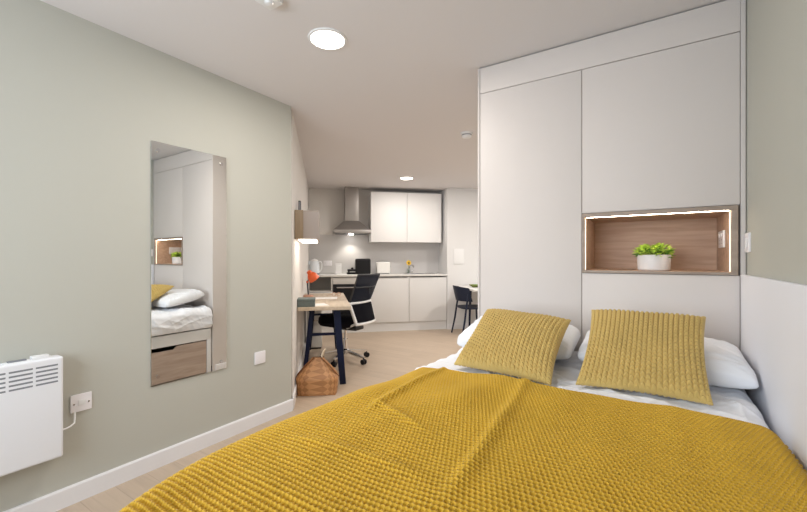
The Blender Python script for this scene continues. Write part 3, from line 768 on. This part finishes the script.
# extractor hood
t = kthing('extractor_hood', 'brushed steel chimney extractor hood with a lit underside', 'extractor hood')
g = G(); u0, u1, v0, v1 = .398, 1.004, 3.13, 3.587
g.box(u0, u1, v0, v1, 1.617, 1.668, .002)
a = [(u0+.004, v0+.004, 1.668), (u1-.004, v0+.004, 1.668), (u1-.004, v1, 1.668), (u0+.004, v1, 1.668)]
b = [(.588, 3.33, 1.83), (.826, 3.33, 1.83), (.826, v1, 1.83), (.588, v1, 1.83)]
g.add(a+b, [(0, 1, 5, 4), (1, 2, 6, 5), (2, 3, 7, 6), (3, 0, 4, 7), (4, 5, 6, 7)])
build(g, 'canopy', M['steel'], t, 25)
build(G().box(.594, .82, 3.336, v1, 1.83, 2.398, .002), 'chimney', M['steel'], t)
build(G().lathe([(0, 0), (.04, 0), (.04, .008), (0, .008)], (.70, 3.42, 1.6035), 24), 'lamp', M['hoodlamp'], t)
build(G().box(.44, .97, 3.32, 3.56, 1.612, 1.6165), 'filter', M['slot'], t)
# sink, tap
t = kthing('sink', 'stainless steel sink set in the worktop below the flower', 'sink')
g = G(); su0, su1, sv0, sv1 = 1.62, 2.14, 3.17, 3.50
g.box(su0, su1, sv0, sv0+.03, .9365, .941, .001).box(su0, su1, sv1-.03, sv1, .9365, .941, .001).box(su0, su0+.03, sv0+.03, sv1-.03, .9365, .941, .001).box(1.98, su1, sv0+.03, sv1-.03, .9365, .941, .001)
build(g, 'rim', M['sinksteel'], t)
build(G().box(su0+.03, 1.98, sv0+.03, sv1-.03, .9365, .9385), 'bowl', M['slot'], t, 0)
g = G()
for k in range(6): g.box(2.0+k*.02, 2.008+k*.02, sv0+.05, sv1-.05, .9411, .9435, .001)
build(g, 'drainer_ribs', M['sinksteel'], t)
t = kthing('kitchen_tap', 'chrome swan neck mixer tap behind the sink', 'tap')
pts = [(1.74, 3.53, .94), (1.74, 3.53, 1.03), (1.745, 3.52, 1.07), (1.76, 3.49, 1.085), (1.785, 3.44, 1.075), (1.79, 3.42, 1.05)]
build(G().tube(pts, .012, 12), 'spout', M['chrome'], t, 60)
build(G().lathe([(.026, 0), (.026, .04), (.018, .05), (0, .05)], (1.74, 3.53, .9365), 20), 'body', M['chrome'], t)
build(G().rod((1.765, 3.53, .965), (1.82, 3.515, .985), .006), 'lever', M['chrome'], t)
# flower in a glass
t = kthing('flower_vase', 'single yellow flower in a small glass by the tap', 'vase')
build(G().lathe([(0, 0), (.022, 0), (.024, .004), (.028, .085), (.026, .085), (.022, .008), (0, .008)], (1.70, 3.45, .9365), 24), 'glass', M['vase'], t)
build(G().tube([(1.70, 3.45, .945), (1.702, 3.448, 1.05), (1.706, 3.44, 1.12)], .003, 6), 'stem', M['stem'], t, 60)
fl = G()
for k in range(12):
    q = k*PI/6; T = Matrix.Translation((1.706, 3.435, 1.125)) @ Matrix.Rotation(PI/2-.25, 4, 'X') @ Matrix.Rotation(q, 4, 'Z')
    fl.lathe([(0, -.016), (.009, -.01), (.011, 0), (.007, .012), (0, .017)], n=8, T=T @ Matrix.Translation((.032, 0, 0)) @ Matrix.Rotation(PI/2, 4, 'Y') @ Matrix.Scale(.35, 4, (1, 0, 0)))
build(fl, 'petals', M['yellow'], t)
build(G().lathe([(0, -.008), (.018, -.004), (.02, .004), (.01, .014), (0, .016)], n=16, T=Matrix.Translation((1.706, 3.432, 1.125)) @ Matrix.Rotation(PI/2-.25, 4, 'X')), 'flower_centre', M['yellow_dark'], t)

# things on the worktop
def onw(u, v): return K(u, v, .936)
t = thing('kettle', 'pale rounded electric kettle at the left end of the worktop', 'kettle', onw(.10, 3.36), KA)
build(G().lathe([(0, 0), (.082, 0), (.085, .012), (.085, .022), (0, .022)], n=32), 'base', M['slot'], t)
build(G().lathe([(0, .024), (.080, .024), (.084, .05), (.078, .15), (.064, .215), (.058, .222), (0, .222)], n=32), 'body', M['kettle'], t)
build(G().lathe([(.058, .2225), (.054, .238), (.03, .25), (.012, .252), (.012, .262), (0, .264)], n=28), 'lid', M['white_plastic'], t)
build(G().tube([(.060, -.01, .205), (.10, -.01, .212), (.118, -.01, .18), (.115, -.01, .10), (.095, -.01, .055), (.078, -.01, .05)], .010, 10), 'handle', M['white_plastic'], t, 60)
build(G().prism([(-.02, .17), (.02, .17), (.012, .222), (-.012, .222)], 'x', -.098, -.055), 'spout', M['kettle'], t)
t = thing('storage_jar', 'slim white upright canister between the kettle and the black machine', 'canister', onw(.49, 3.42), KA)
build(G().box(-.05, .05, -.05, .05, 0, .155, .008, 3), 'body', M['white_plastic'], t)
build(G().box(-.052, .052, -.052, .052, .156, .178, .006, 3), 'lid', M['white_plastic'], t)
t = thing('coffee_machine', 'black coffee machine with tall rounded tank on the worktop', 'coffee machine', onw(.84, 3.40), KA)
build(G().box(-.20, -.03, -.09, .09, .05, .085, .008, 3), 'brew_head', M['black'], t)
build(G().box(-.21, -.03, -.09, .09, 0, .03, .006, 3), 'drip_tray', M['black'], t)
build(G().box(-.19, -.16, .03, .08, .03, .05), 'support', M['black'], t)
build(G().lathe([(0, 0), (.022, 0), (.022, .022), (0, .03)], (-.12, 0, .085), 18), 'brew_button', M['black'], t)
build(G().box(-.07, .185, -.11, .11, .0, .262, .035, 5), 'tank', M['black'], t, 60)
t = thing('toaster', 'white two slice toaster right of the black coffee machine', 'toaster', onw(1.24, 3.38), KA)
build(G().box(-.115, .115, -.085, .085, .012, .205, .022, 4), 'body', M['toaster'], t, 60)
build(G().box(-.09, .09, -.04, -.015, .203, .2065).box(-.09, .09, .015, .04, .203, .2065), 'slot', M['slot'], t, 0)
build(G().box(-.10, .10, -.07, .07, 0, .0125), 'foot', M['slot'], t, 0)
build(G().box(.115, .132, -.015, .015, .12, .14, .003), 'lever', M['slot'], t)
t = plate('wall_socket', 'white double socket on the grey splashback beside the kettle', 'socket', K(.315, 3.588, 1.12), KA, .146, .086, 'double')

# notice on the wall right of the kitchen
pn = thing('consumer_unit', 'pale flat white panel on the wall right of the kitchen', 'panel', K(2.50, FV, 1.10), KA)
build(G().box(-.085, .10, -.012, 0, 0, .265, .004), 'cover', M['white_plastic'], pn)
build(G().box(-.075, .09, -.0145, -.012, .012, .253, .001), 'flap', M['white_plastic'], pn)

# ------------------------------------------------------------------ dining corner
t = thing('dining_table', 'white topped table at the far wall with a navy chair', 'table', K(2.95, 2.62, 0), KA)
build(G().box(-.53, .45, -.42, .42, .712, .742, .004), 'tabletop', M['worktop'], t)
for sx, sy in ((-.30, -.34), (.38, -.34), (-.30, .36), (.38, .36)):
    build(G().rod((sx*.95, sy*.95, .711), (sx, sy, 0), .022, .016), 'leg', M['navy'], t)
t = thing('bowl', 'shallow olive green bowl on the white dining table', 'bowl', K(2.63, 2.66, .742), KA)
build(G().lathe([(0, 0), (.05, 0), (.055, .004), (.10, .032), (.104, .040), (.10, .040), (.05, .010), (0, .008)], n=32), 'bowl_body', M['olive'], t)
build(G().lathe([(.0, .012), (.06, .018), (.05, .035), (0, .045)], n=20), 'bowl_filling', M['leaf_dark'], t)
# chair facing local +x
dc = thing('dining_chair', 'navy plastic dining chair with curved back at the white table', 'chair', K(2.53, 2.57, 0), KA)
nn = 32; vs = []; fs = []
lev = [(.96, .425), (1, .432), (1, .445), (.94, .452), (.6, .447), (0, .445)]
for k_, z in lev:
    for k in range(nn):
        q = 2*PI*k/nn; c_, s_ = math.cos(q), math.sin(q)
        vs.append((.215*k_*math.copysign(abs(c_)**.65, c_), .22*k_*math.copysign(abs(s_)**.65, s_), z))
for i in range(len(lev)-1):
    for k in range(nn): fs.append((i*nn+k, i*nn+(k+1) % nn, (i+1)*nn+(k+1) % nn, (i+1)*nn+k))
fs.append(tuple(range(nn))[::-1])
build(G().add(vs, fs), 'seat', M['navy_seat'], dc, 60)
g = G(); n = 16; F = []; B_ = []
for i in range(7):
    z = .545+.235*i/6
    for j in range(n+1):
        y = -.225+.45*j/n; x = -.235-.055*(i/6)+.16*(abs(y)/.225)**2.4
        zz = z-.03*(abs(y)/.225)**2*(i/6)
        F.append((x, y, zz)); B_.append((x-.012, y*1.03, zz))
m = n+1; N_ = len(F)
fs = []
for i in range(6):
    for j in range(n):
        a = i*m+j; fs += [(a, a+1, a+m+1, a+m), (N_+a, N_+a+m, N_+a+m+1, N_+a+1)]
for j in range(n):
    for r_ in (0, 6): fs.append((r_*m+j, r_*m+j+1, N_+r_*m+j+1, N_+r_*m+j))
for i in range(6):
    for j in (0, n): fs.append((i*m+j, (i+1)*m+j, N_+(i+1)*m+j, N_+i*m+j))
build(G().add(F+B_, fs), 'backrest', M['navy_seat'], dc, 60)
for s_ in (-1, 1):
    build(G().tube([(-.14, s_*.215, .66), (-.165, s_*.213, .50), (-.20, s_*.222, .25), (-.25, s_*.24, 0)], [.014, .015, .015, .012], 10), 'leg', M['navy_seat'], dc, 60)
    build(G().tube([(.15, s_*.19, .43), (.17, s_*.205, .2), (.185, s_*.215, 0)], [.015, .014, .012], 10), 'leg', M['navy_seat'], dc, 60)

# ------------------------------------------------------------------ light
def area(name, loc, rot, sx, sy, power, col, shape='RECTANGLE'):
    L = bpy.data.lights.new(name, 'AREA'); L.shape = shape; L.size = sx
    if shape == 'RECTANGLE': L.size_y = sy
    L.energy = power; L.color = col
    o = bpy.data.objects.new(name, L); COL.objects.link(o); o.location = loc; o.rotation_euler = rot
    return o
area('daylight', ((WX0+WX1)/2, YB-.35, (WZ0+WZ1)/2+.1), (PI/2+.12, 0, 0), 2.4, 1.7, 105, (.82, .91, 1.0))
for x, y, p in ((-1.487, 1.560, 15), (-3.064, 4.888, 13), (-1.0, 5.2, 33), (-1.35, 4.0, 25)):  # last two are added fill lamps, unseen behind the wardrobe
    area('downlight_lamp', (x, y, H-.012), (0, 0, 0), .17, .17, p, (1, .94, .88), 'DISK')
x, y, z = K(.70, 3.42, 1.600)
sp = bpy.data.lights.new('hood_spot', 'SPOT'); sp.energy = 16; sp.spot_size = 1.9; sp.spot_blend = .7; sp.color = (1, .93, .82); sp.shadow_soft_size = .03
so = bpy.data.objects.new('hood_spot', sp); COL.objects.link(so); so.location = (x, y, z)

W = bpy.data.worlds.new('World'); S.world = W; W.use_nodes = True
W.node_tree.nodes['Background'].inputs[0].default_value = (.80, .89, 1, 1); W.node_tree.nodes['Background'].inputs[1].default_value = 1.5

# ------------------------------------------------------------------ camera
cam = bpy.data.cameras.new('camera'); co = bpy.data.objects.new('camera', cam); COL.objects.link(co)
co.location = (0, 0, 1.2); co.rotation_euler = (PI/2, 0, math.radians(32.6))
cam.sensor_fit = 'HORIZONTAL'; cam.sensor_width = 36; cam.lens = 36*387/807; cam.shift_y = 2.5/807; cam.shift_x = 0.4/807; cam.clip_start = .02
S.camera = co
S.view_settings.view_transform = 'Standard'; S.view_settings.look = 'None'; S.view_settings.exposure = 0.0; S.view_settings.gamma = 1
S.view_settings.use_curve_mapping = False
